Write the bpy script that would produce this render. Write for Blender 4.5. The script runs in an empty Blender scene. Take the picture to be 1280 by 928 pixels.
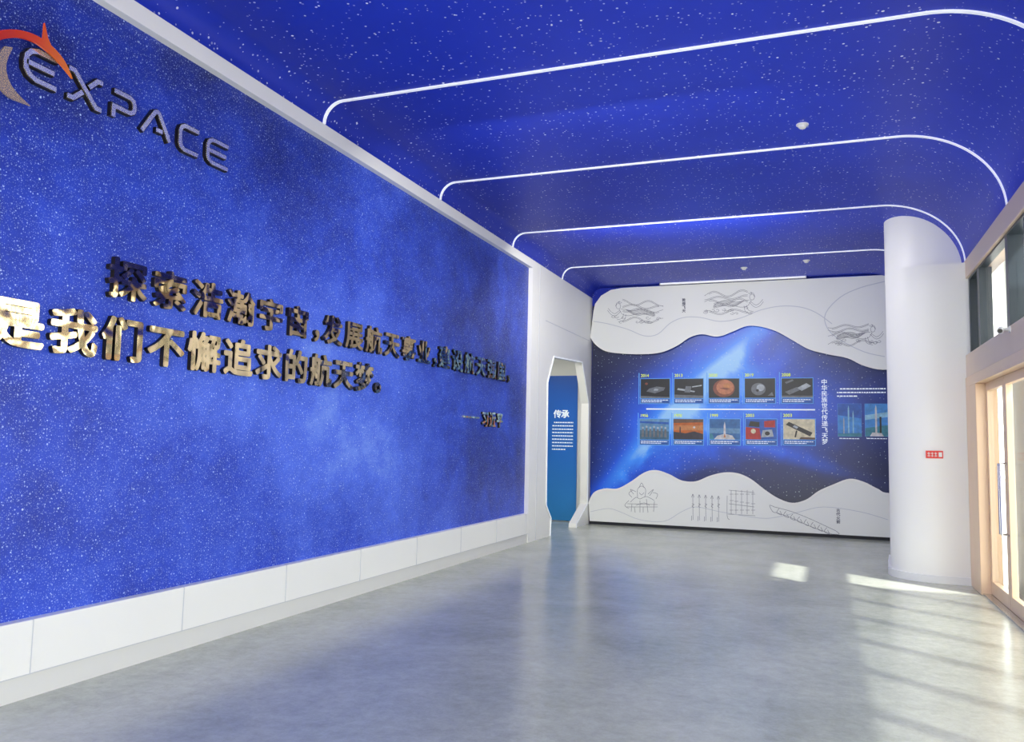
import bpy, bmesh, math, random
from mathutils import Vector, Matrix
random.seed(7)
S=bpy.context.scene; COL=S.collection
S.view_settings.view_transform='Standard'
try: S.view_settings.look='None'
except Exception: pass
S.view_settings.exposure=0.12
# ------------------------------------------------------------ camera (solved from the room's own lines)
F,VX,VY,RO=1021.7,1031.5,562.7,0.0211
h=1.55
Yc=Vector((VX-640,464-VY,-F)).normalized(); t_=Vector((1,-RO,0)); Zc=t_.cross(Yc).normalized(); Xc=Yc.cross(Zc)
MT=Matrix((Xc,Yc,Zc))            # camera -> world
C0=Vector((0,0,h))
def un(u,v,pl,val):
    w=MT@Vector((u-640,464-v,-F)); k='xyz'.index(pl); s=(val-C0[k])/w[k]; return C0+w*s
cd=bpy.data.cameras.new('camera'); cam=bpy.data.objects.new('camera',cd); COL.objects.link(cam)
cd.sensor_fit='HORIZONTAL'; cd.sensor_width=36; cd.lens=F/1280*36; cd.clip_start=.05; cd.clip_end=500
cam.matrix_world=Matrix.Translation(C0)@MT.to_4x4(); S.camera=cam
A,B,D,H=-4.38,1.66,15.77,4.716
ZB,ZT,PE,ZR=.455,4.384,12.26,3.82
Y0=-2.5
# ------------------------------------------------------------ materials
def mat(name,col,rough=.5,metal=0,emit=0,ecol=None,spec=.5,var=0.0,vs=3):
    m=bpy.data.materials.new(name); m.use_nodes=True; nt=m.node_tree; b=nt.nodes['Principled BSDF']
    b.inputs['Base Color'].default_value=(*col,1); b.inputs['Roughness'].default_value=rough
    b.inputs['Metallic'].default_value=metal; b.inputs['Specular IOR Level'].default_value=spec
    if emit: b.inputs['Emission Color'].default_value=(*(ecol or col),1); b.inputs['Emission Strength'].default_value=emit
    if var:
        n=nt.nodes.new('ShaderNodeTexNoise'); n.inputs['Scale'].default_value=vs; n.inputs['Detail'].default_value=5
        tc=nt.nodes.new('ShaderNodeTexCoord'); nt.links.new(tc.outputs['Object'],n.inputs['Vector'])
        mx=nt.nodes.new('ShaderNodeMix'); mx.data_type='RGBA'
        mx.inputs[6].default_value=(*[c*(1-var) for c in col],1); mx.inputs[7].default_value=(*[min(1,c*(1+var)) for c in col],1)
        nt.links.new(n.outputs['Fac'],mx.inputs[0]); nt.links.new(mx.outputs[2],b.inputs['Base Color'])
    return m
def wavy(m,scale,strength):
    nt=m.node_tree; b=nt.nodes['Principled BSDF']; n=nt.nodes.new('ShaderNodeTexNoise'); n.inputs['Scale'].default_value=scale; n.inputs['Detail'].default_value=1
    tc=nt.nodes.new('ShaderNodeTexCoord'); nt.links.new(tc.outputs['Object'],n.inputs['Vector'])
    bp=nt.nodes.new('ShaderNodeBump'); bp.inputs['Strength'].default_value=strength; bp.inputs['Distance'].default_value=.05
    nt.links.new(n.outputs['Fac'],bp.inputs['Height']); nt.links.new(bp.outputs[0],b.inputs['Normal'])
class NT:
    def __init__(s,m): s.t=m.node_tree; s.b=s.t.nodes['Principled BSDF']
    def n(s,ty,**k):
        o=s.t.nodes.new(ty)
        for a,v in k.items(): setattr(o,a,v)
        return o
    def l(s,a,b): s.t.links.new(a,b)
    def val(s,x,sock):
        if isinstance(x,(int,float)): sock.default_value=x
        else: s.l(x,sock)
    def m(s,op,a,b=0.0,c=None,clamp=False):
        o=s.n('ShaderNodeMath',operation=op,use_clamp=clamp); s.val(a,o.inputs[0]); s.val(b,o.inputs[1])
        if c is not None: s.val(c,o.inputs[2])
        return o.outputs[0]
    def noise(s,vec,sc,det=6,rough=.55,dist=0):
        o=s.n('ShaderNodeTexNoise'); o.inputs['Scale'].default_value=sc; o.inputs['Detail'].default_value=det
        o.inputs['Roughness'].default_value=rough; o.inputs['Distortion'].default_value=dist; s.l(vec,o.inputs['Vector']); return o.outputs['Fac']
    def stars(s,vec,sc,r,th,dim='2D',sharp=2.5):
        o=s.n('ShaderNodeTexVoronoi',voronoi_dimensions=dim); o.inputs['Scale'].default_value=sc; s.l(vec,o.inputs['Vector'])
        sep=s.n('ShaderNodeSeparateColor'); s.l(o.outputs['Color'],sep.inputs[0])
        rr=s.m('MULTIPLY',sep.outputs[1],r); rr=s.m('ADD',rr,r*.35)
        inside=s.m('SUBTRACT',1.0,s.m('DIVIDE',o.outputs['Distance'],rr),clamp=True)
        inside=s.m('MULTIPLY',inside,sharp,clamp=True)
        on=s.m('GREATER_THAN',sep.outputs[0],th)
        br=s.m('ADD',s.m('MULTIPLY',sep.outputs[2],.8),.2)
        return s.m('MULTIPLY',s.m('MULTIPLY',inside,on),br)
    def ramp(s,fac,stops):
        o=s.n('ShaderNodeValToRGB'); cr=o.color_ramp
        while len(cr.elements)<len(stops): cr.elements.new(.5)
        for e,(p,c) in zip(cr.elements,stops): e.position=p; e.color=(*c,1)
        s.l(fac,o.inputs[0]); return o.outputs[0]
    def mix(s,fac,a,b,mode='MIX'):
        o=s.n('ShaderNodeMix',data_type='RGBA',blend_type=mode); s.val(fac,o.inputs[0])
        for x,i in ((a,6),(b,7)):
            if isinstance(x,tuple): o.inputs[i].default_value=(*x,1)
            else: s.l(x,o.inputs[i])
        return o.outputs[2]
    def co(s):
        tc=s.n('ShaderNodeTexCoord'); sp=s.n('ShaderNodeSeparateXYZ'); s.l(tc.outputs['Object'],sp.inputs[0]); return tc.outputs['Object'],sp.outputs
    def comb(s,x,y,z=0.0):
        o=s.n('ShaderNodeCombineXYZ'); s.val(x,o.inputs[0]); s.val(y,o.inputs[1]); s.val(z,o.inputs[2]); return o.outputs[0]
    def gauss(s,x,c,w):
        d=s.m('DIVIDE',s.m('SUBTRACT',x,c),w); return s.m('POWER',2.718,s.m('MULTIPLY',s.m('MULTIPLY',d,d),-1.0))
M={}
M['white']=mat('white_paint',(.86,.86,.825),.45,var=.012)
M['white2']=mat('white_board',(.81,.825,.815),.4,var=.012)
M['kick']=mat('kick_board',(.70,.70,.68),.5)
M['dark']=mat('gap_shade',(.01,.012,.02),.6)  # near-black that stands in for shade in the gap under the board
M['line']=mat('seam_grey',(.58,.60,.63),.6)
M['ink']=mat('ink_line',(.13,.14,.19),.6)
M['ink2']=mat('pale_ink',(.56,.59,.65),.6)
M['led']=mat('led_strip',(.88,.91,.98),.4,emit=.3,ecol=(.9,.95,1))
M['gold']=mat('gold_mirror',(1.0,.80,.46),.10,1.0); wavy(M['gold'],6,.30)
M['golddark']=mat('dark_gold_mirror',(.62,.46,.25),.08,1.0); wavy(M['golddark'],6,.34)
M['silver']=mat('silver_mirror',(.86,.86,.87),.16,.75)
M['side']=mat('dark_bronze',(.05,.04,.03),.35,.8)
M['yellow']=mat('gold_enamel',(.95,.70,.34),.2,.8)
m=mat('red_gold_enamel',(.75,.12,.03),.18); q=NT(m); v,c=q.co()
q.l(q.ramp(q.m('MULTIPLY',q.m('SUBTRACT',c[1],-.2),1.3,clamp=True),[(0,(.38,.015,.01)),(.45,(.62,.06,.015)),(1,(.80,.28,.04))]),q.b.inputs['Base Color']); M['red']=m
M['copper']=mat('honey_frame',(.76,.55,.37),.35,.08,var=.05)
M['beige']=mat('beige_trim',(.72,.56,.42),.4)
M['graphite']=mat('window_frame_grey',(.03,.042,.055),.35,.2)
M['header']=mat('header_wood',(.70,.56,.43),.45,var=.04)
M['plastic']=mat('white_plastic',(.7,.7,.7),.35)
M['black']=mat('black_plastic',(.01,.01,.012),.3)
M['steel']=mat('steel',(.6,.6,.6),.25,1)
M['signred']=mat('sign_red',(.75,.03,.02),.4); M['signwhite']=mat('sign_white',(.85,.85,.83),.4)
M['txt']=mat('white_print',(.80,.88,.95),.5,emit=.2); M['year']=mat('year_print',(.62,.75,.08),.5,emit=.25)
M['cyan']=mat('cyan_border',(.12,.38,.85),.5,emit=.1)
M['paving']=mat('paving',(.42,.41,.40),.8,var=.05,vs=1.2)
M['sunblock']=mat('sunblock_white',(.7,.7,.7),.6)  # for the unseen sun blockers added outside
g=bpy.data.materials.new('clear_glass'); g.use_nodes=True; nt=g.node_tree; nt.nodes.remove(nt.nodes['Principled BSDF'])
tr=nt.nodes.new('ShaderNodeBsdfTransparent'); tr.inputs[0].default_value=(.95,.97,.98,1); gl=nt.nodes.new('ShaderNodeBsdfGlossy'); gl.inputs['Roughness'].default_value=.02
mx=nt.nodes.new('ShaderNodeMixShader'); mx.inputs[0].default_value=.06; nt.links.new(tr.outputs[0],mx.inputs[1]); nt.links.new(gl.outputs[0],mx.inputs[2])
nt.links.new(mx.outputs[0],nt.nodes['Material Output'].inputs[0]); M['glass']=g
g=bpy.data.materials.new('sun_filter_glass'); g.use_nodes=True; nt=g.node_tree; b_=nt.nodes['Principled BSDF']; b_.inputs['Base Color'].default_value=(.7,.72,.72,1)
tr=nt.nodes.new('ShaderNodeBsdfTransparent'); mx=nt.nodes.new('ShaderNodeMixShader'); mx.inputs[0].default_value=.55; nt.links.new(tr.outputs[0],mx.inputs[1]); nt.links.new(b_.outputs[0],mx.inputs[2])
nt.links.new(mx.outputs[0],nt.nodes['Material Output'].inputs[0]); M['sunfilter']=g  # half clear, so the added outside slab passes dimmed sun
# starry wall
m=mat('starry_wall',(.03,.06,.4),.42,spec=.35); q=NT(m); v,c=q.co(); yz=q.comb(c[1],c[2])
n1=q.noise(yz,.45,8,.62,.2); n2=q.noise(yz,1.3,9,.66,.1); n3=q.noise(yz,14,4,.7)
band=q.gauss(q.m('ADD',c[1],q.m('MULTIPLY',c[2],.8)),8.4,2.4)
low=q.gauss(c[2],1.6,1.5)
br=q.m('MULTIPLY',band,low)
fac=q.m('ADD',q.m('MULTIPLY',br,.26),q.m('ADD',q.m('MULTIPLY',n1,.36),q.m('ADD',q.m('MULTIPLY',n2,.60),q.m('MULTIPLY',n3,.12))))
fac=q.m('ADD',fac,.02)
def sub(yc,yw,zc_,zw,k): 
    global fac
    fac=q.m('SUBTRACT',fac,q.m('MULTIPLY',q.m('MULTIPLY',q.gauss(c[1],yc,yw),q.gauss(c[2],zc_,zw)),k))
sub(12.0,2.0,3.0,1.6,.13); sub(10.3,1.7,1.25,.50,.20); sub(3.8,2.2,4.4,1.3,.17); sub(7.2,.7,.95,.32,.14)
colr=q.ramp(fac,[(.32,(.006,.013,.13)),(.47,(.013,.036,.34)),(.60,(.024,.070,.56)),(.80,(.075,.16,.80)),(1,(.25,.42,.95))])
st=q.m('ADD',q.m('MULTIPLY',q.stars(yz,80,.25,.25),.45),q.m('ADD',q.m('MULTIPLY',q.stars(yz,38,.17,.35),.8),q.stars(yz,10,.06,.4)),clamp=True)
q.l(q.mix(st,colr,(.65,.78,1)),q.b.inputs['Base Color']); M['starwall']=m
# starry ceiling
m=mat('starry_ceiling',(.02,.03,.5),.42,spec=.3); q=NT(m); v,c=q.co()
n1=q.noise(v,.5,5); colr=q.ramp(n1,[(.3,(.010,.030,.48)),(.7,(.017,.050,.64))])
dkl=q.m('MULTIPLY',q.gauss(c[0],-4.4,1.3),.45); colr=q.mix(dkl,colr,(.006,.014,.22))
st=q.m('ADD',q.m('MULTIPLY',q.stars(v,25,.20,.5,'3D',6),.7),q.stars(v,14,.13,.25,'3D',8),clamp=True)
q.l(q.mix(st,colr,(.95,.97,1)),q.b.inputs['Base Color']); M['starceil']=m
# floor
m=mat('polished_concrete',(.33,.34,.35),.2,spec=.6); q=NT(m); v,c=q.co()
n1=q.noise(v,1.1,8,.66,.4); n2=q.noise(v,11,8,.75,.3); n3=q.noise(v,60,3,.6)
fac=q.m('ADD',q.m('MULTIPLY',n1,.5),q.m('ADD',q.m('MULTIPLY',n2,.38),q.m('MULTIPLY',n3,.12)))
fac=q.m('SUBTRACT',fac,q.m('MULTIPLY',q.m('MULTIPLY',q.gauss(c[0],-2.4,1.5),q.gauss(c[1],7.5,4.0)),.05))
q.l(q.ramp(fac,[(.3,(.29,.315,.25)),(.46,(.41,.435,.365)),(.56,(.49,.51,.435)),(.72,(.61,.63,.55))]),q.b.inputs['Base Color'])
q.l(q.m('ADD',q.m('MULTIPLY',n1,.14),.15),q.b.inputs['Roughness']); M['floor']=m
# nebula graphic on the back wall
m=mat('space_graphic',(.01,.02,.1),.35); q=NT(m); v,c=q.co(); xz=q.comb(c[0],c[2])
p1=un(765,600,'y',D); p2=un(935,425,'y',D); dv=Vector((p2.x-p1.x,p2.z-p1.z)).normalized(); nx,nz=-dv.y,dv.x; c0=nx*p1.x+nz*p1.z
ds=q.m('ADD',q.m('MULTIPLY',c[0],nx),q.m('MULTIPLY',c[2],nz))
n1=q.noise(xz,1.2,6,.6,.5); ds=q.m('ADD',ds,q.m('MULTIPLY',q.m('SUBTRACT',n1,.5),.35))
g1=q.gauss(ds,c0,.20); g2=q.gauss(ds,c0,.95); al=q.gauss(c[0],(p1.x+p2.x)/2+.15,2.3)
g3=q.m('MULTIPLY',q.gauss(c[0],-1.1,2.3),q.gauss(c[2],2.3,1.05))
g4=q.m('MULTIPLY',q.gauss(q.m('ADD',c[2],q.m('MULTIPLY',c[0],.32)),1.25,.16),q.gauss(c[0],-1.0,1.7))
fac=q.m('ADD',q.m('MULTIPLY',q.m('MULTIPLY',g1,al),.48),q.m('ADD',q.m('MULTIPLY',q.m('MULTIPLY',g2,al),.50),q.m('ADD',q.m('MULTIPLY',g3,.52),q.m('MULTIPLY',g4,.26))))
fac=q.m('MULTIPLY',fac,q.m('ADD',q.m('MULTIPLY',n1,.9),.5),clamp=True)
colr=q.ramp(fac,[(0,(.002,.004,.03)),(.2,(.005,.022,.18)),(.48,(.010,.10,.75)),(.78,(.045,.28,1.0)),(1,(.32,.62,1))])
st=q.stars(xz,14,.09,.5); q.l(q.mix(st,colr,(.7,.85,1)),q.b.inputs['Base Color']); M['space']=m
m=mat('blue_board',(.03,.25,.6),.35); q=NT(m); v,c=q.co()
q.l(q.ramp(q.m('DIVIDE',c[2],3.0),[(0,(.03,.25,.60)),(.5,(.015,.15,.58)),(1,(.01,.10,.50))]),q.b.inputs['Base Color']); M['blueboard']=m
# ------------------------------------------------------------ mesh helpers
ORG={}
class MB:
    def __init__(s): s.v=[];s.f=[];s.mi=[]
    def add(s,vs,fs,mi=0):
        o=len(s.v); s.v+=[Vector(x) for x in vs]; s.f+=[[i+o for i in f] for f in fs]; s.mi+=[mi]*len(fs); return s
    def box(s,x0,x1,y0,y1,z0,z1,mi=0):
        vs=[(x,y,z) for x in (x0,x1) for y in (y0,y1) for z in (z0,z1)]
        return s.add(vs,[(0,1,3,2),(4,6,7,5),(0,4,5,1),(2,3,7,6),(0,2,6,4),(1,5,7,3)],mi)
    def prism(s,pts,ext,mi=0):
        pts=[Vector(p) for p in pts]; ext=Vector(ext); n=len(pts)
        return s.add(pts+[p+ext for p in pts],[list(range(n))[::-1],list(range(n,2*n))]+[(i,(i+1)%n,(i+1)%n+n,i+n) for i in range(n)],mi)
    def stroke(s,pts,w,nrm,th,mi=0,closed=False):
        P=[Vector(p) for p in pts]; nrm=Vector(nrm).normalized(); n=len(P); L=[];R=[]
        for i in range(n):
            a=P[i-1] if (i>0 or closed) else None; b=P[(i+1)%n] if (i<n-1 or closed) else None
            d1=(P[i]-a).normalized() if a is not None else None; d2=(b-P[i]).normalized() if b is not None else None
            if d1 is None: d1=d2
            if d2 is None: d2=d1
            s1=nrm.cross(d1);s2=nrm.cross(d2); mm=(s1+s2)
            if mm.length<1e-4: mm=s1
            mm.normalize(); k=min(2.0,1/max(.3,mm.dot(s1))); L.append(P[i]+mm*w/2*k); R.append(P[i]-mm*w/2*k)
        e=nrm*th; vs=L+R+[p+e for p in L]+[p+e for p in R]; fs=[]
        rng=range(n if closed else n-1)
        for i in rng:
            j=(i+1)%n
            fs+=[(2*n+i,3*n+i,3*n+j,2*n+j),(i,j,n+j,n+i),(i,2*n+i,2*n+j,j),(n+i,n+j,3*n+j,3*n+i)]
        if not closed: fs+=[(0,n,3*n,2*n),(n-1,3*n-1,4*n-1,2*n-1)]
        return s.add(vs,fs,mi)
    def lathe(s,c,axis,prof,seg=24,mi=0):
        c=Vector(c);ax=Vector(axis).normalized(); u=ax.orthogonal().normalized(); w=ax.cross(u); vs=[];fs=[]
        for r,z in prof:
            for k in range(seg):
                a=2*math.pi*k/seg; vs.append(c+ax*z+(u*math.cos(a)+w*math.sin(a))*r)
        m_=len(prof)
        for j in range(m_-1):
            for k in range(seg):
                fs.append((j*seg+k,j*seg+(k+1)%seg,(j+1)*seg+(k+1)%seg,(j+1)*seg+k))
        fs.append(list(range(seg))[::-1]); fs.append([(m_-1)*seg+k for k in range(seg)])
        return s.add(vs,fs,mi)
    def tube(s,pts,r,seg=8,mi=0):
        P=[Vector(p) for p in pts]; vs=[];fs=[];n=len(P); u=None
        for i in range(n):
            d=(P[min(i+1,n-1)]-P[max(i-1,0)]).normalized()
            u=(d.orthogonal() if u is None else u-d*u.dot(d)).normalized(); w=d.cross(u)
            for k in range(seg): a=2*math.pi*k/seg; vs.append(P[i]+(u*math.cos(a)+w*math.sin(a))*r)
        for i in range(n-1):
            for k in range(seg): fs.append((i*seg+k,i*seg+(k+1)%seg,(i+1)*seg+(k+1)%seg,(i+1)*seg+k))
        fs.append(list(range(seg))[::-1]); fs.append([(n-1)*seg+k for k in range(seg)])
        return s.add(vs,fs,mi)
    def build(s,name,mats,parent=None,bevel=0,smooth=False,recalc=True):
        me=bpy.data.meshes.new(name); o=bpy.data.objects.new(name,me)
        og=ORG.get(parent.name,Vector()) if parent else Vector(); ORG[o.name]=og
        me.from_pydata([tuple(p-og) for p in s.v],[],s.f)
        if not isinstance(mats,(list,tuple)): mats=[mats]
        for mm in mats: me.materials.append(mm)
        for i,p in enumerate(me.polygons): p.material_index=s.mi[i]; p.use_smooth=smooth
        if recalc:
            b=bmesh.new(); b.from_mesh(me); bmesh.ops.recalc_face_normals(b,faces=b.faces); b.to_mesh(me); b.free()
        COL.objects.link(o)
        if parent: o.parent=parent
        if bevel:
            md=o.modifiers.new('bevel','BEVEL'); md.width=bevel; md.segments=2; md.limit_method='ANGLE'
        if smooth:
            try: me.set_sharp_from_angle(angle=math.radians(40))
            except Exception: pass
        return o
def tag(o,label,cat,group=None):
    o['label']=label;o['category']=cat
    if group:o['group']=group
    return o
def thing(name,loc,label,cat,group=None):
    o=bpy.data.objects.new(name,None); o.location=loc; o.empty_display_size=.1; COL.objects.link(o); ORG[o.name]=Vector(loc); return tag(o,label,cat,group)
def struct(o): o['kind']='structure'; return o
TC={}
def tmesh(body,off=0.0,ex=0.0):
    k=(body,off,ex)
    if k in TC: return TC[k]
    cu=bpy.data.curves.new('t','FONT'); cu.body=body; cu.size=1; cu.offset=off; cu.extrude=ex; cu.resolution_u=4
    o=bpy.data.objects.new('t',cu); COL.objects.link(o)
    dg=bpy.context.evaluated_depsgraph_get(); dg.update()
    me=bpy.data.meshes.new_from_object(o.evaluated_get(dg))
    vs=[v.co.copy() for v in me.vertices]; fs=[list(p.vertices) for p in me.polygons]; nz=[p.normal.z for p in me.polygons]
    bpy.data.objects.remove(o); bpy.data.curves.remove(cu); bpy.data.meshes.remove(me); TC[k]=(vs,fs,nz); return TC[k]
REF=tmesh('国')[0]; 
gx0=min(v.x for v in REF) if REF else 0; gx1=max(v.x for v in REF) if REF else 1; gy0=min(v.y for v in REF) if REF else 0; gy1=max(v.y for v in REF) if REF else 1
EMS=(gy1-gy0)/.9   # size of one em cell
def put_text(mb,body,origin,right,up,size,off=0,depth=0,mi=0,mi_side=None,sx=1.0,bold=0.0):
    """origin = lower-left of the em cell; size = em height in metres; bold = stroke widening in em"""
    k=size/EMS; vs,fs,nz=tmesh(body,off,depth/k/2 if depth else 0)
    R=Vector(right);U=Vector(up);N=R.cross(U)
    sh=[(0,0)] if not bold else [(0,0),(bold,0),(-bold,0),(0,bold),(0,-bold),(bold*.7,bold*.7),(-bold*.7,-bold*.7),(bold*.7,-bold*.7),(-bold*.7,bold*.7)]
    for i,(a,b_) in enumerate(sh):
        o=Vector(origin)+R*a*size+U*b_*size
        base=len(mb.v)
        mb.v+=[o+R*((v.x-(gx0-.05*EMS))*k*sx)+U*((v.y-(gy0-.05*EMS))*k)+N*(v.z*k+depth/2-(.00015*i if v.z>=0 else 0)) for v in vs]
        mb.f+=[[i+base for i in f] for f in fs]; mb.mi+=[(mi_side if (mi_side is not None and abs(z)<.5) else mi) for z in nz]
def spline(P,n=6):
    P=[Vector(p) for p in P]; out=[]
    for i in range(len(P)-1):
        a=P[max(i-1,0)];b=P[i];c_=P[i+1];d=P[min(i+2,len(P)-1)]
        for k in range(n):
            t=k/n; out.append(.5*((2*b)+(c_-a)*t+(2*a-5*b+4*c_-d)*t*t+(3*b-a-3*c_+d)*t**3))
    out.append(P[-1]); return out
# ------------------------------------------------------------ shell
struct(MB().box(-6.6,B+.06,Y0,16.2,-.1,0).build('floor',M['floor']))
prof=[]
for k in range(9):
    a=math.pi-math.pi/2*k/8; prof.append((A+.2+.2*math.cos(a),H-.2+.2*math.sin(a)))
CX=.70; 
for k in range(25):
    a=math.pi/2-math.pi/2*k/24; prof.append((CX+(B-CX)*math.cos(a),ZR+.06+(H-ZR-.06)*math.sin(a)))
mb=MB(); n=len(prof)
fs=[(i,i+1,n+i+1,n+i) for i in range(n-1)]
mb.add([(x,y,z) for y in (Y0,15.89) for x,z in prof],fs)
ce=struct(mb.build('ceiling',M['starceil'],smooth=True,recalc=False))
struct(MB().box(-6.6,B+.3,Y0,16.2,4.80,4.95).build('ceiling_slab',M['white']))
# left wall
mb=MB()
mb.box(A-.3,A-.12,Y0,PE,0,4.8)
mb.box(A-.12,A,Y0,PE,ZT,4.8)
mb.box(A-.12,A,Y0,Y0+.3,ZB,ZT)
px=[(687,668),(688,648),(682,632),(684,478),(692,446),(727,453),(737,505),(734,630),(720,655)]
op=[(un(u,v_,'x',A).y,un(u,v_,'x',A).z) for u,v_ in px]
op=[(min(y,15.66),max(z,.0)) for y,z in op]; op[0]=(op[0][0],0); op.append((op[-1][0]-.02,0))
poly=[(PE,0)]+op+[(15.89,0),(15.89,4.8),(PE,4.8)]
mb.prism([(A-.14,y,z) for y,z in poly],(.14,0,0))
struct(mb.build('wall_left',M['white']))
mb=MB(); mb.box(A,A+.004,12.62,12.632,.0,4.5); mb.box(A,A+.004,12.95,15.66,3.62,3.63)
struct(mb.build('trim_1',M['line']))
o=tag(MB().box(A-.12,A-.07,Y0+.3,PE,ZB,ZT).build('wall_graphic',M['starwall']),'huge recessed blue starry sky mural filling the long left wall behind the gold lettering','wall mural')
struct(MB().box(A-.12,A+.0,Y0,PE,ZB-.315,ZB).build('baseboard_left',M['white'],bevel=.006))
mb=MB()
mb.box(A-.12,A-.012,Y0,PE,0,.14); struct(mb.build('trim_2',M['kick']))
mb=MB(); mb.box(A-.05,A+.003,Y0,PE,.139,.145)
for k in range(-3,8):
    y=3.61+1.22*k
    if y<PE: mb.box(A-.01,A+.003,y,y+.007,.146,ZB)
struct(mb.build('trim_3',M['line']))
# back wall, passage
struct(MB().box(A-.14,B+.4,D+.12,D+.4,0,4.8).build('wall_back',M['starceil']))
mb=MB(); mb.box(-6.4,A-.14,16.02,16.3,0,3.6); mb.box(-6.6,-6.4,11.5,16.3,0,3.6); mb.box(-6.4,A-.3,11.5,11.6,0,3.6); mb.box(A-.16,A-.14+.0,15.9,16.3,0,3.6)
struct(mb.build('wall_passage',M['white']))
struct(MB().box(-6.4,A-.14,11.6,16.02,3.45,3.6).build('ceiling_passage',M['white']))
r=thing('portal_trim',(A,14.4,0),'white chamfered portal outline with thin lit edge around the passage opening beside the back wall','door trim')
MB().stroke([(A,y,z) for y,z in op],.03,(1,0,0),.014).build('outer_frame',M['white2'],r)
MB().stroke([(A+.014,y,z) for y,z in op],.014,(1,0,0),.004).build('light_line',M['led'],r)
# right facade --------------------------------------------------------
mb=MB(); mb.box(B,B+.25,Y0,16,ZR+.06,4.8); mb.box(B,B+.2,11.0,16,0,4)
struct(mb.build('wall_right',M['white']))
mb=MB(); mb.box(B-.05,B+.2,Y0,11.3,3.65,ZR+.06); struct(mb.build('trim_4',M['beige'],bevel=.01))
mb=MB(); mb.box(B-.07,B+.16,Y0,11.05,2.44,2.72); struct(mb.build('trim_5',M['header'],bevel=.01))
mb=MB(); mb.box(B-.08,B+.17,Y0,11.05,2.33,2.442); struct(mb.build('trim_6',M['copper']))
ys=[11.05,10.40]+[8.85-1.5*k for k in range(8)]; wi=1
def window(y0,y1,z0,z1,x,fm,fw=.06,dp=.14,mid=False):
    global wi
    mb=MB(); mb.box(x,x+dp,y0,y0+fw,z0,z1).box(x,x+dp,y1-fw,y1,z0,z1).box(x,x+dp,y0+fw,y1-fw,z0,z0+fw*.4).box(x,x+dp,y0+fw,y1-fw,z1-fw*.4,z1)
    if mid: ym=(y0+y1)/2; mb.box(x+.002,x+dp-.002,ym-fw/2,ym+fw/2,z0+fw*.6,z1-fw*.6)
    o=struct(mb.build('window_%d'%wi,fm)); wi+=1
    MB().box(x+dp/2-.005,x+dp/2+.005,y0+fw,y1-fw,z0+fw*.4,z1-fw*.4).build('glass_pane',M['glass'],o); return o
for k in range(len(ys)-1): window(ys[k+1],ys[k],2.72,3.65,B-.02,M['graphite'],dp=(.08 if k==1 else .14),mid=(k>1))
# doors
struct(MB().box(B-.08,B+.14,10.40,11.05,0,2.33).build('trim_8',M['copper'],bevel=.008))
di=1; y=10.40
while y>Y0+.9:
    y0=y-1.0; fw=.085; x=B+.02; z1=2.33; mb=MB()
    mb.box(x,x+.06,y0+.005,y0+fw,0.02,z1).box(x,x+.06,y-fw,y-.005,.02,z1).box(x,x+.06,y0+fw,y-fw,.02,.16).box(x,x+.06,y0+fw,y-fw,z1-.09,z1)
    o=struct(mb.build('door_%d'%di,M['copper'],bevel=.004)); MB().box(x+.025,x+.035,y0+fw,y-fw,.16,z1-.09).build('glass_pane',M['glass'],o)
    hy=(y0+fw/2) if di%2 else (y-fw/2)
    MB().tube([(x,hy,.75),(x-.06,hy,.75),(x-.06,hy,1.45),(x,hy,1.45)],.013,10).build('door_handle',M['steel'],o,smooth=True)
    y=y0; di+=1
struct(MB().box(B-.06,B+.2,Y0,10.4,0,.018).build('trim_9',M['steel']))
# outside
struct(MB().box(B+.06,60,-30,60,-.15,-.03).build('floor_outside',M['paving']))
struct(MB().box(B+.25,2.9,-9,8.2,4.2,4.3).build('sunblock_slab',M['sunblock']))  # unseen slab, added to keep sun off the nearer transoms
struct(MB().box(2.9,5.3,-9,8.2,4.2,4.3).build('sunfilter_slab',M['sunfilter']))  # unseen slab, added so only weak sun patches reach the door side
struct(MB().box(2.05,2.45,10.0,11.3,-.03,4.6).build('sunblock_fin',M['sunblock']))  # unseen fin, added to keep a sun streak off the column
# ------------------------------------------------------------ column
r=thing('column',(1.3,11.9,0),'white rounded column with stepped top standing beside the honey-coloured entrance door frame','column')
def arc(cx,cy,rr,a0,a1,n=16): return [(cx+rr*math.cos(math.radians(a0+(a1-a0)*k/n)),cy+rr*math.sin(math.radians(a0+(a1-a0)*k/n))) for k in range(n+1)]
lp=[(B,11.06)]+arc(1.28,11.58,.52,270,170,18)+[(.80,12.2),(.86,12.9),(B,12.9)]
MB().prism([(x,y,.09) for x,y in lp],(0,0,3.76)).build('lower_shaft',M['white'],r,smooth=True)
lb=[(B,11.03)]+arc(1.28,11.58,.55,270,170,18)+[(.77,12.2),(.83,12.93),(B,12.93)]
MB().prism([(x,y,0) for x,y in lb],(0,0,.09)).build('base_trim',M['white2'],r,smooth=True)
ub=[(B,11.62)]+arc(1.42,12.24,.62,270,90,32)+[(B,12.86)]
MB().prism([(x,y,3.85) for x,y in ub],(0,0,.93)).build('upper_shaft',M['white'],r,smooth=True)
p=un(1157,563.5,'y',11.06); p_=un(1179,573.5,'y',11.06)
r=thing('fire_sign',(p.x,11.06,p_.z),'small red and white notice plate stuck on the white column','sign')
MB().box(p.x,p_.x,11.052,11.06,p_.z,p.z).build('plate',M['signred'],r)
w=p_.x-p.x; hh=p.z-p_.z; mb=MB()
for i in range(3):
    x0=p.x+w*(.10+.2*i); mb.box(x0,x0+w*.15,11.049,11.052,p_.z+hh*.28,p_.z+hh*.36).box(x0,x0+w*.15,11.049,11.052,p_.z+hh*.6,p_.z+hh*.68).box(x0+w*.06,x0+w*.09,11.049,11.052,p_.z+hh*.2,p_.z+hh*.8)
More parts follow.
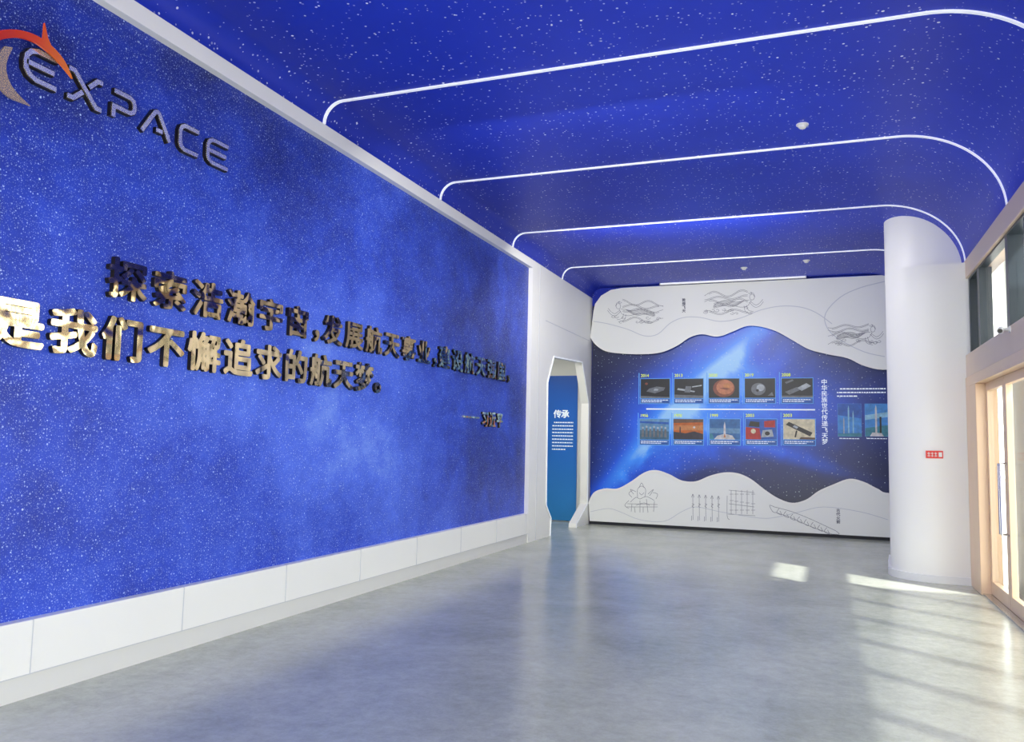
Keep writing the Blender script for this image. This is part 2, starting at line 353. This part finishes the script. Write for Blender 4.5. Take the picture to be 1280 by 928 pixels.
mb.box(p.x+w*.74,p.x+w*.93,11.049,11.052,p_.z+hh*.2,p_.z+hh*.8); mb.build('white_marks',M['signwhite'],r)
# ------------------------------------------------------------ ceiling strips
names=['nearest and longest curved white light strip crossing the blue ceiling','second curved white light strip from the camera, ending above the windows','third curved white light strip from the camera, just before the column','farthest curved white light strip, running into the column top near back wall']
for i in range(4):
    y=6.324+2.505*i; w=.034; mb=MB(); N_=len(prof)
    ins=[]
    for k,(x,z) in enumerate(prof):
        a=Vector(prof[max(k-1,0)]);b=Vector(prof[min(k+1,N_-1)]); d=(b-a).normalized(); nn=Vector((d.y,-d.x)); ins.append((x+nn.x*.012,z+nn.y*.012))
    vs=[(x,y-w/2,z) for x,z in prof]+[(x,y+w/2,z) for x,z in prof]+[(x,y-w/2,z) for x,z in ins]+[(x,y+w/2,z) for x,z in ins]
    fs=[]
    for k in range(N_-1): fs+=[(2*N_+k,2*N_+k+1,3*N_+k+1,3*N_+k),(k,k+1,2*N_+k+1,2*N_+k),(N_+k,N_+k+1,3*N_+k+1,3*N_+k)]
    fs+=[(0,N_,3*N_,2*N_),(N_-1,2*N_-1,4*N_-1,3*N_-1)]
    mb.add(vs,fs); tag(mb.build('light_strip',M['led']),names[i],'light strip','curved light strips on the ceiling')
p=un(825,358,'y',15.7);p_=un(1008,349,'y',15.7)
r=thing('linear_light',(p.x,15.7,H),'long thin white linear light on the ceiling edge above the wavy white board','light')
MB().box(p.x,p_.x,15.66,15.72,H-.035,H).build('housing',M['plastic'],r); MB().box(p.x+.02,p_.x-.02,15.652,15.66,H-.03,H-.006).build('diffuser',M['led'],r)
for (u,v_,lab) in [(1003,158,'white round smoke detector on the blue ceiling between the two nearest light strips'),(930,336,'small white smoke detector left of its neighbour, near the back wall'),(1008,327,'small white smoke detector just behind the farthest light strip, nearer the column')]:
    q_=un(u,v_,'z',H-.02)
    r=thing('smoke_detector',(q_.x,q_.y,H),lab,'smoke detector','smoke detectors on the ceiling')
    MB().lathe((q_.x,q_.y,H),(0,0,-1),[(.058,0),(.058,.010),(.048,.014)]).build('base',M['plastic'],r,smooth=True)
    MB().lathe((q_.x,q_.y,H-.014),(0,0,-1),[(.038,0),(.038,.016),(.026,.028),(.010,.032)]).build('sensor_head',M['plastic'],r,smooth=True)
q_=un(1254,422,'x',B-.13)
r=thing('security_camera',(B-.07,q_.y,2.68),'white security camera on a bracket on the header above the entrance doors','camera')
MB().lathe((B-.07,q_.y,2.68),(-1,0,0),[(.03,0),(.03,.012),(.014,.016),(.014,.06)]).build('bracket',M['plastic'],r,smooth=True)
cd_=Vector((-.25,-1,-.25)).normalized(); cs=Vector((B-.135,q_.y+.05,2.69))
MB().lathe(cs,cd_,[(.022,0),(.03,.008),(.03,.13),(.025,.14)]).build('body',M['plastic'],r,smooth=True)
MB().lathe(cs+cd_*.14,cd_,[(.02,0),(.018,.005)]).build('lens',M['black'],r)
# ------------------------------------------------------------ lettering on the left wall
RX=A-.07
R_=(0,1,0);U_=(0,0,1)
def slogan(body,y0,zb,pitch,size,name,label,sx,gm,bold):
    r=thing(name,(RX,y0,zb),label,'wall lettering','slogan lettering on the starry wall'); y=y0
    for i,ch in enumerate(body):
        mb=MB(); put_text(mb,ch,(RX,y,zb),R_,U_,size,depth=.035,mi=0,mi_side=1,bold=bold,sx=sx)
        if mb.v: mb.build('character',[M[gm],M['side']],r,recalc=False)
        y+=pitch*(.45 if ch=='，' else 1)
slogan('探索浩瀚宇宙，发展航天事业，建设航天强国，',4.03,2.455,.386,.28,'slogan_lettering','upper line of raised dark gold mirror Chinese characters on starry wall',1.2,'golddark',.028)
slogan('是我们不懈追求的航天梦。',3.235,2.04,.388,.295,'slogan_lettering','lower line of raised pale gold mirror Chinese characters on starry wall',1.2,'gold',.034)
p=un(578,522,'x',RX)
r=thing('signature_lettering',(RX,p.y,1.9),'small gold signature line below right end of the slogan','wall lettering')
mb=MB(); mb.box(RX,RX+.02,p.y,p.y+.52,p.z-.0,p.z+.025); mb.build('dash',[M['gold']],r)
for i,ch in enumerate('习近平'):
    mb=MB(); put_text(mb,ch,(RX,p.y+.60+i*.27,p.z-.11),R_,U_,.22,depth=.03,mi=0,mi_side=1,bold=.03,sx=1.1)
    if mb.v: mb.build('character',[M['gold'],M['side']],r,recalc=False)
# logo
GL={'e':[[(1,1),(.35,1),(.14,.9),(.02,.72),(0,.5),(.02,.28),(.14,.1),(.35,0),(1,0)],[(.02,.5),(.9,.5)]],'E':[[(1,1),(.22,1),(.06,.9),(0,.75),(0,.25),(.06,.1),(.22,0),(1,0)],[(.05,.5),(.9,.5)]],
'X':[[(0,1),(.16,1),(.84,0),(1,0)],[(1,1),(.84,1),(.6,.64)],[(.42,.36),(.16,0),(0,0)]],
'P':[[(0,0),(0,.42),(.8,.42),(.95,.5),(1,.62),(1,.8),(.95,.92),(.8,1),(0,1)]],
'A':[[(0,0),(.42,.95),(.5,1),(.58,.95),(1,0)],[(.5,.28),(.72,.28)]],
'C':[[(1,1),(.22,1),(.06,.9),(0,.75),(0,.25),(.06,.1),(.22,0),(1,0)]]}
zl=un(285,213,'x',RX).z-.015; hl=.18
r=thing('company_logo',(RX,3.2,zl),'silver raised letters with red and gold crescent high on starry wall','logo')
SP=[(22,70,96),(76,126,118),(134,166,140),(170,211,160),(218,246,178),(253,283,194)]
for ch,(u0,u1,vm) in zip('eXPACE',SP):
    ya=un(u0,vm,'x',RX).y+.02; yb_=un(u1,vm+4,'x',RX).y-.02
    mb=MB(); mb2=MB()
    for st_ in GL[ch]:
        P=[(RX,ya+a*(yb_-ya),zl+b*hl+(.0)) for a,b in st_]; mb.stroke(P,.042,(1,0,0),.03,0); mb2.stroke([Vector(p)+Vector((.03,0,0)) for p in P],.030,(1,0,0),.006,0)
    o=mb.build('letter',M['side'],r); mb2.build('face',M['silver'],o)
def upoly(pts,x): return [un(u,v_,'x',x) for u,v_ in pts]
MB().prism(spline(upoly([(-22,44),(0,38),(22,38),(44,45),(64,59),(79,77),(89,99)],RX+.06))+spline(upoly([(89,99),(75,82),(60,67),(42,54),(22,48),(0,50),(-22,60)],RX+.06))[1:],(.015,0,0)).build('crescent',M['red'],r)
MB().prism(upoly([(52,50),(54,29),(58,48),(62,57)],RX+.055),(.015,0,0)).build('spike',M['red'],r)
MB().prism(spline(upoly([(4,58),(-8,78),(-6,102),(8,121),(36,133)],RX+.06))+spline(upoly([(36,133),(17,114),(8,98),(6,80),(14,60)],RX+.06))[1:],(.015,0,0)).build('crescent',M['yellow'],r)
# ------------------------------------------------------------ passage board
yb=15.98
a_=un(722,470,'y',yb); zt=un(705,470,'y',yb).z
r=thing('passage_board',(-4.8,yb,0),'tall blue notice board with white heading seen through the portal','board')
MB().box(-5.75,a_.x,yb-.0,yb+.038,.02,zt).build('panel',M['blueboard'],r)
mb=MB(); p=un(692,523,'y',yb-.01); 
for i,ch in enumerate('传承'): put_text(mb,ch,(p.x+i*.165,yb-.004,p.z),(1,0,0),U_,.17,bold=.03)
if mb.v: mb.build('heading',M['txt'],r,recalc=False)
rr=random.Random(3)
for k in range(9):
    mb=MB(); z=un(700,529+k*4.2,'y',yb).z; x=un(690 if k else 692,560,'y',yb).x; x1=un(716,560,'y',yb).x-(.0 if k<8 else .15)
    mb.box(x,x1,yb-.001,yb,z,z+.003)
    while x<x1: w=rr.uniform(.02,.05); mb.box(x,min(x+w,x1),yb-.003,yb,z,z+.022); x+=w+.012
    mb.build('text_line',M['txt'],r)
# ------------------------------------------------------------ back wall exhibit
def bp_(u,v_,y): return un(u,v_,'y',y)
YG=D+.075
tag(MB().box(A+.02,1.62,YG,D+.118,.06,4.35).build('space_mural',M['space']),'dark blue space mural with diagonal light beam between wavy white boards','wall mural')
topw=[(738,420),(745,430),(757,438),(775,441),(800,442),(825,440),(845,432),(862,421),(878,417),(897,420),(915,414),(932,407),(948,407),(970,413),(992,425),(1012,436),(1035,442),(1060,447),(1082,457),(1112,461),(1180,450)]
botw=[(736,630),(743,617),(756,612),(772,612),(788,604),(806,592),(820,589),(836,594),(852,602),(870,603),(888,596),(905,592),(922,593),(938,600),(955,613),(972,624),(990,630),(1008,626),(1024,615),(1042,607),(1062,600),(1080,604),(1096,612),(1114,618),(1180,612)]
def board(curve,edge,name,label,lift):
    r=thing(name,(-1.5,D,edge[0][1]),label,'board')
    c_=spline([bp_(u,v_,D) for u,v_ in curve],5); c_=[p for p in c_ if p.x<1.6]
    pts=c_+[Vector((x,D,z)) for x,z in edge]
    MB().prism(pts,(0,.074,0)).build('board',M['white2'],r,bevel=.0)
    MB().stroke([p+Vector((0,-.012,0)) for p in c_],.035,(0,-1,0),-.012).build('edge_strip',M['signwhite'],r)
    return r
xl=bp_(737,500,D).x; xl=max(xl,A+.03)
rt=board(topw,[(1.6,4.55),(1.0,4.68),(xl+.6,4.68),(xl+.38,4.65),(xl+.18,4.54),(xl+.06,4.38),(xl+.03,4.25)],'wavy_board','white board with wavy lower edge and line drawings across the top of back wall',0)
rb=board(botw,[(1.6,.06),(xl,.06)],'wavy_board','white board with wavy upper edge and line drawings along the foot of back wall',0)
struct(MB().box(A+.02,1.6,D+.03,D+.12,0,.058).build('gap_shade_back',M['dark']))  # dark strip painted in for the shadow gap below the lower board
def lines(parent,name,paths,w,m='ink',close=False,y=D):
    mb=MB()
    for P in paths: mb.stroke([Vector((q.x,y-.001,q.z)) for q in spline([bp_(u,v_,y) for u,v_ in P],4)],w,(0,-1,0),.002)
    return mb.build(name,M[m],parent)
lines(rt,'contour_line',[[(742,402),(760,405),(785,412),(805,420),(822,418),(838,404),(855,397),(875,397),(900,402),(925,398),(950,388),(975,383),(1000,384),(1020,391),(1040,405)],[(1106,352),(1075,360),(1050,372),(1032,392),(1034,410),(1050,425),(1080,440),(1106,446)]],.014,'ink2')
lines(rb,'contour_line',[[(738,640),(760,636),(775,640),(800,650),(830,652),(852,640),(870,634),(900,640),(950,648),(975,646),(1000,640),(1030,634),(1075,640),(1110,650)]],.010,'ink2')
def curl(x,y,r0,turn=1,n=9):
    return [(x+r0*(1-k/(n+2))*math.cos(turn*k*.75),y+r0*.7*(1-k/(n+2))*math.sin(turn*k*.75)) for k in range(n)]
def apsara(cx,cy,s,fl,seed):
    rr=random.Random(seed); P=[]
    def T(x,y): return (cx+fl*x*s,cy+y*s)
    P.append([T(3.4*math.cos(a/8*6.283)-20,4*math.sin(a/8*6.283)-6) for a in range(9)])
    P.append([T(x,y) for x,y in curl(-18,-12,3)]); P.append([T(-24,-6),T(-22,-11),T(-18,-12)])
    P.append([T(-17,-2),T(-9,-1),T(2,1),T(14,-2),T(26,1),T(34,7)])
    P.append([T(-19,-2),T(-14,6),T(-4,8),T(10,5),T(24,6),T(34,8)])
    P.append([T(-18,0),T(-25,5),T(-31,2),T(-35,-3)]); P.append([T(-16,1),T(-24,8),T(-31,6),T(-36,0)])
    P.append([T(-12,5),T(-15,12),T(-22,14)]); P.append([T(-9,6),T(-11,14),T(-20,17)])
    for k in range(6):           # robe folds following the body
        o=-1+k*1.3; P.append([T(-10+2*k,o),T(0+2*k,o+2.2),T(12+k,o+.5),T(24,o+1.5),T(33,o+4)])
    for k in range(4):           # long ribbons
        ph=rr.uniform(0,6); am=rr.uniform(2,4); b0=-12+5.5*k if k<3 else 13
        P.append([T(x,b0+am*math.sin(x*.16+ph)+x*.05) for x in range(-14,48,6)])
        P.append([T(x,b0+1.6+am*math.sin(x*.16+ph)+x*.05) for x in range(-14,46,6)])
    for k in range(12): P.append([T(x,y) for x,y in curl(rr.uniform(-30,44),rr.uniform(9,18),rr.uniform(2.5,4),rr.choice((-1,1)))])
    return P
lines(rt,'flying_figure_drawing',apsara(790,388,.85,1,1),.0055)
lines(rt,'flying_figure_drawing',apsara(922,377,.9,-1,2),.0055)
lines(rt,'flying_figure_drawing',apsara(1074,417,.85,-1,4),.0055)
def vtext(parent,name,body,u,v0,v1,y,m,bold=0):
    n_=len(body); z0=bp_(u,v0,y).z; z1=bp_(u,v1,y).z; s=(z0-z1)/n_; x=bp_(u,(v0+v1)/2,y).x-s/2; mb=MB()
    for i,ch in enumerate(body): put_text(mb,ch,(x,y-.004,z0-(i+1)*s),(1,0,0),U_,s*.97,bold=bold)
    if mb.v: mb.build(name,M[m],parent,recalc=False)
vtext(rt,'caption','敦煌飞天',855,373,391,D,'ink',.03)
vtext(rb,'caption','古代火箭',1048,636,655,D,'ink',.03)
P=[[(788,628),(795,622),(800,624),(808,621),(818,626)],[(797,622),(797,612),(802,608),(807,612),(806,622)],[(799,610),(802,604),(805,610)],[(790,630),(789,640)],[(800,626),(800,641)],[(808,624),(810,641)],[(818,627),(817,640)],[(783,634),(822,634)],[(792,618),(788,612),(795,615)],[(810,618),(817,612),(812,620)],[(795,632),(805,629),(812,632)],[(786,626),(781,632),(786,636)],[(820,624),(822,618),(816,616)],[(790,622),(786,617),(791,613)],[(784,630),(822,631)],[(793,634),(794,641)],[(804,634),(804,641)],[(799,616),(802,619),(805,616)]]
lines(rb,'rocket_chair_drawing',P,.0065)
P=[]
for i,u in enumerate((866,874,882,890,898)):
    P+=[[(u,619+i*.6),(u+.3,650+i*.6)],[(u-1.5,622+i*.6),(u,618+i*.6),(u+1.5,622+i*.6)],[(u-1.5,645+i*.5),(u-1.5,651+i*.5)],[(u-1,630),(u+1.5,631),(u-1,633),(u+1.5,635)]]
lines(rb,'fire_arrow_drawing',P,.0065)
P=[[(909,620),(909,645),(912,650)]]
for i,u in enumerate((914,920,927,934,941)):
    P+=[[(u,613),(u,643)],[(u-2,618),(u+3,618)],[(u-2,626+i),(u+3,626+i)],[(u-2,638),(u+3,638)]]
P+=[[(911,613),(943,616)],[(911,630),(943,634)],[(910,643),(944,645)]]
lines(rb,'arrow_rack_drawing',P,.006)
P=[[(968,634),(990,640),(1015,650),(1045,664)],[(970,641),(990,648),(1012,658),(1040,668)],[(968,634),(962,632),(966,640),(970,641)],[(1045,664),(1049,668),(1040,668)]]
for k in range(8): u=974+k*8.5; v_=636+k*3.4; P.append([(u,v_),(u-3,v_+5),(u+3,v_+8),(u+1,v_+3)])
lines(rb,'dragon_rocket_drawing',P,.0065)
# ------------------------------------------------------------ timeline
YF=YG-.018
def flat(name,c): M[name]=mat('print_'+name,c,.4,var=.55,vs=16); return M[name]
for nm,c in dict(space_black=(.004,.006,.012),grey=(.14,.155,.18),pale=(.38,.42,.46),mars=(.50,.18,.09),marsd=(.22,.06,.04),sand=(.50,.20,.07),sunset=(.50,.12,.02),dusk=(.03,.025,.04),sky=(.03,.13,.34),skyl=(.12,.27,.46),smoke=(.55,.55,.57),redp=(.42,.025,.025),bluep=(.02,.10,.42),cream=(.62,.56,.40),tube=(.02,.02,.02),sea=(.05,.13,.22),teal=(.04,.22,.30),brown=(.12,.07,.05),brightsky=(.05,.25,.62),cyanlight=(.25,.50,.75)).items(): flat(nm,c)
def ell(cx,cy,rx,ry,n=20): return [(cx+rx*math.cos(6.2832*k/n),cy+ry*math.sin(6.2832*k/n)) for k in range(n)]
pics={
'comet':('space_black',[('grey',[(.2,.35),(.5,.25),(.8,.4),(.85,.55),(.55,.6),(.3,.5)]),('pale',[(.45,.4),(.6,.38),(.62,.48),(.48,.5)]),('marsd',ell(.2,.75,.05,.06)),('grey',[(0,0),(1,0),(1,.06),(0,.12)])]),
'station':('space_black',[('pale',[(.1,.42),(.7,.3),(.72,.36),(.12,.52)]),('grey',[(.35,.3),(.55,.28),(.6,.6),(.4,.62)]),('grey',[(0,0),(1,0),(1,.12),(0,.18)]),('pale',[(.62,.55),(.95,.62),(.95,.68),(.62,.60)])]),
'mars':('space_black',[('marsd',ell(.5,.5,.36,.46)),('mars',ell(.54,.55,.29,.38)),('sand',ell(.6,.62,.12,.14)),('marsd',[(.35,.5),(.6,.42),(.72,.48),(.5,.53)])]),
'moon':('space_black',[('grey',ell(.45,.45,.24,.32)),('pale',ell(.52,.52,.13,.18)),('grey',[(.75,.1),(.95,.1),(.9,.3)]),('tube',ell(.42,.38,.05,.07))]),
'probe':('space_black',[('grey',[(.1,.3),(.5,.55),(.6,.4),(.25,.15)]),('pale',[(.5,.5),(.8,.75),(.95,.6),(.65,.35)]),('grey',[(0,0),(1,0),(1,.1),(0,.1)]),('grey',[(.1,.8),(.35,.95),(.4,.88),(.15,.72)])]),
'people':('skyl',[('sea',[(0,0),(1,0),(1,.4),(0,.45)])]+[('grey',[(.06+.13*i,.12),(.15+.13*i,.12),(.14+.13*i,.5+.05*(i%2)),(.07+.13*i,.5+.05*(i%2))]) for i in range(7)]+[('pale',ell(.105+.13*i,.57+.05*(i%2),.035,.05,10)) for i in range(7)]+[('bluep',[(0,.8),(1,.75),(1,.85),(0,.9)])]),
'sunset':('sunset',[('sand',[(0,.45),(1,.45),(1,.7),(0,.7)]),('dusk',[(0,0),(1,0),(1,.28),(.7,.4),(.4,.3),(0,.38)]),('brown',[(0,.8),(1,.85),(1,1),(0,1)]),('smoke',ell(.7,.6,.04,.05)),('dusk',[(.2,.3),(.25,.3),(.24,.62),(.21,.62)])]),
'launch':('sky',[('skyl',[(0,.3),(1,.3),(1,.55),(0,.55)]),('smoke',[(.46,.1),(.54,.1),(.53,.7),(.5,.88),(.47,.7)]),('smoke',[(.15,0),(.85,0),(.75,.2),(.5,.28),(.25,.18)]),('teal',[(0,0),(.15,0),(.1,.25),(0,.3)]),('sand',[(.46,.1),(.54,.1),(.5,.3)])]),
'collage':('bluep',[('redp',[(0,0),(.5,0),(.45,.55),(0,.6)]),('pale',[(.5,.1),(.9,.15),(.85,.5),(.55,.45)]),('redp',[(.6,.6),(.95,.6),(.95,.95),(.6,.9)]),('tube',[(.1,.65),(.45,.6),(.45,.85),(.15,.9)]),('cream',ell(.25,.4,.08,.12)),('tube',ell(.7,.3,.08,.1))]),
'tube':('cream',[('tube',[(.08,.72),(.18,.86),(.92,.34),(.84,.16)]),('pale',[(.3,.62),(.35,.7),(.48,.61),(.43,.52)]),('brown',[(.5,.0),(1,0),(1,.1),(.55,.12)]),('tube',[(.4,.45),(.45,.42),(.4,.1),(.35,.1)])])}
def tile(u0,v0,u1,v1,kind,year,label,group,cap=True,bar=True,bw=.012):
    a=bp_(u0,v0,YF);b=bp_(u1,v1,YF); x0,x1,z0,z1=a.x,b.x,b.z,a.z
    r=thing('display_photo',(x0,YG,z0),label,'picture',group)
    MB().box(x0-bw,x1+bw,YF+.003,YG,z0-bw-(.1 if (cap and bar) else 0),z1+bw).build('mount',M['cyan'],r)
    if cap and bar: MB().box(x0,x1,YF,YF+.004,z0-.1,z0-.012).build('caption_plate',M['bluep'],r)
    bg,sh=pics[kind]; ms=[M[bg]]; mb=MB().box(x0,x1,YF-.002,YF+.004,z0,z1)
    for i,(c_,pts) in enumerate(sh):
        if M[c_] not in ms: ms.append(M[c_])
        mb.add([(x0+(x1-x0)*p,YF-.0025-.0004*i,z0+(z1-z0)*w_) for p,w_ in pts],[list(range(len(pts)))],ms.index(M[c_]))
    mb.build('photo_print',ms,r,recalc=False)
    if cap:
        rr=random.Random(int(u0*7+v0)); yc=YF if bar else YG
        for k in range(2 if bar else 1):
            m2=MB(); x=x0+.02; z=z0-.045-.032*k; xe=x1-.03-(.12 if k else 0); m2.box(x,xe,yc-.001,yc,z,z+.002)
            while x<xe: w=rr.uniform(.02,.06); m2.box(x,min(x+w,xe),yc-.002,yc,z,z+.014); x+=w+.01
            m2.build('caption_text',M['txt'],r)
    if year:
        m2=MB(); put_text(m2,year,(x0+.0,YG-.004,z1+.03),(1,0,0),U_,.078,bold=.025); m2.build('year_text',M['year'],r,recalc=False)
    if bar: MB().box(x0-.045,x0-.03,YG-.008,YG,z0-.12,z1+.12).build('side_bar',M['cyan'],r)
    return r
G='photo tiles of the timeline'
T1=[(801,837,'comet','2014','dark photo tile with a grey rock, first tile of the upper timeline row'),(843,879,'station','2013','dark photo tile with pale slanted spacecraft, second in upper row'),(886,924,'mars','2020','photo tile showing an orange red planet on black'),(931,969,'moon','2019','photo tile with round grey globe on black, right of the red planet tile'),(977,1016,'probe','2008','dark photo tile with grey diagonal probe at right end of upper row')]
for u0,u1,k,yv,lb_ in T1: s_=(u0-801)*-.004; tile(u0,474+s_,u1,498+s_,k,yv,lb_,G)
T2=[(800,836,'people','1956','pale blue photo tile with a row of people, first in lower row'),(842,879,'sunset','1970','orange sunset photo tile in the lower timeline row'),(887,925,'launch','1999','photo tile of a rocket launch with white smoke on blue sky'),(932,971,'collage','2003','red and blue collage photo tile in the lower timeline row'),(979,1019,'tube','2003','cream photo tile with dark diagonal tube at right end of lower row')]
for u0,u1,k,yv,lb_ in T2: tile(u0,524,u1,550,k,yv,lb_,G)
a=bp_(808,511,YG);b=bp_(1019,513,YG); tag(MB().box(a.x,b.x,YG-.012,YG,a.z-.020,a.z+.004).build('timeline_bar',M['txt']),'thin white horizontal bar between the two rows of photo tiles','bar')
r=thing('mural_lettering',(0,YG,2),'white vertical Chinese lettering and paragraph on mural right of photo tiles','wall lettering')
vtext(r,'vertical_heading','中华民族世代传递飞天梦',1031,474,556,YG,'txt',.012)
rr=random.Random(11)
for k in range(3):
    mb=MB(); z=bp_(1075,487+k*4.6,YG).z; x=bp_(1050 if k==0 else 1046,487,YG).x; xe=bp_(1107 if k<2 else 1072,487,YG).x; mb.box(x,xe,YG-.001,YG,z,z+.003)
    while x<xe: w=rr.uniform(.02,.06); mb.box(x,min(x+w,xe),YG-.003,YG,z,z+.022); x+=w+.012
    mb.build('text_line',M['txt'],r)
pics['rocketa']=('bluep',[('brightsky',[(0,.1),(1,.1),(1,.55),(0,.65)]),('cyanlight',[(.43,.1),(.49,.1),(.49,.85),(.46,.95),(.43,.85)]),('cyanlight',[(.63,.1),(.68,.1),(.68,.7),(.655,.8),(.63,.7)]),('pale',[(.23,.05),(.28,.05),(.28,.5),(.255,.6),(.23,.5)]),('teal',[(0,0),(1,0),(1,.1),(0,.08)])])
pics['rocketb']=('brightsky',[('teal',[(0,0),(1,0),(1,.35),(0,.25)]),('cyanlight',[(0,.5),(1,.6),(1,.75),(0,.65)]),('smoke',[(.43,.1),(.51,.1),(.51,.85),(.47,.97),(.43,.85)]),('tube',[(.62,.05),(.70,.05),(.70,.6),(.62,.6)]),('smoke',[(.2,0),(.8,0),(.7,.10),(.3,.12)])])
tile(1047,505,1077,546,'rocketa',None,'blue photo of several standing rockets, left of the pair beside the column','rocket photos beside the column',bar=False,bw=.003)
tile(1081,505,1111,546,'rocketb',None,'blue photo of one white rocket and tower, closest to the column','rocket photos beside the column',bar=False,bw=.003)
# ------------------------------------------------------------ light
w=bpy.data.worlds.new('world'); S.world=w; w.use_nodes=True; bg=w.node_tree.nodes['Background']; bg.inputs[0].default_value=(1,1,.90,1); bg.inputs[1].default_value=4.8
sd=bpy.data.lights.new('sun','SUN'); sd.energy=10; sd.angle=.03; sd.color=(1,.95,.88); so=bpy.data.objects.new('sun',sd); COL.objects.link(so); so.location=(8,-8,12)
so.rotation_euler=Vector((-.68,.5,-1)).to_track_quat('-Z','Y').to_euler()
def area(name,loc,dr,sx,sy,e,col=(1,.97,.88)):
    ld=bpy.data.lights.new(name,'AREA'); ld.shape='RECTANGLE'; ld.size=sx; ld.size_y=sy; ld.energy=e; ld.color=col
    lo=bpy.data.objects.new(name,ld); COL.objects.link(lo); lo.location=loc; lo.rotation_euler=Vector(dr).to_track_quat('-Z','Y').to_euler()
area('passage_fill',(-5.3,14.2,3.4),(0,0,-1),1.2,1.2,22)  # added fill light for the passage, no fitting is visible
area('back_wall_fill',(-2.0,11.0,4.45),(0,1,-1.0),3.2,.22,95)  # added fill for the dim far end, only its back faces the camera
area('hall_fill',(-2.0,6.8,4.45),(0,.75,-1.0),3.2,.22,45)  # second added fill, brightens the mid floor, stands for no fitting
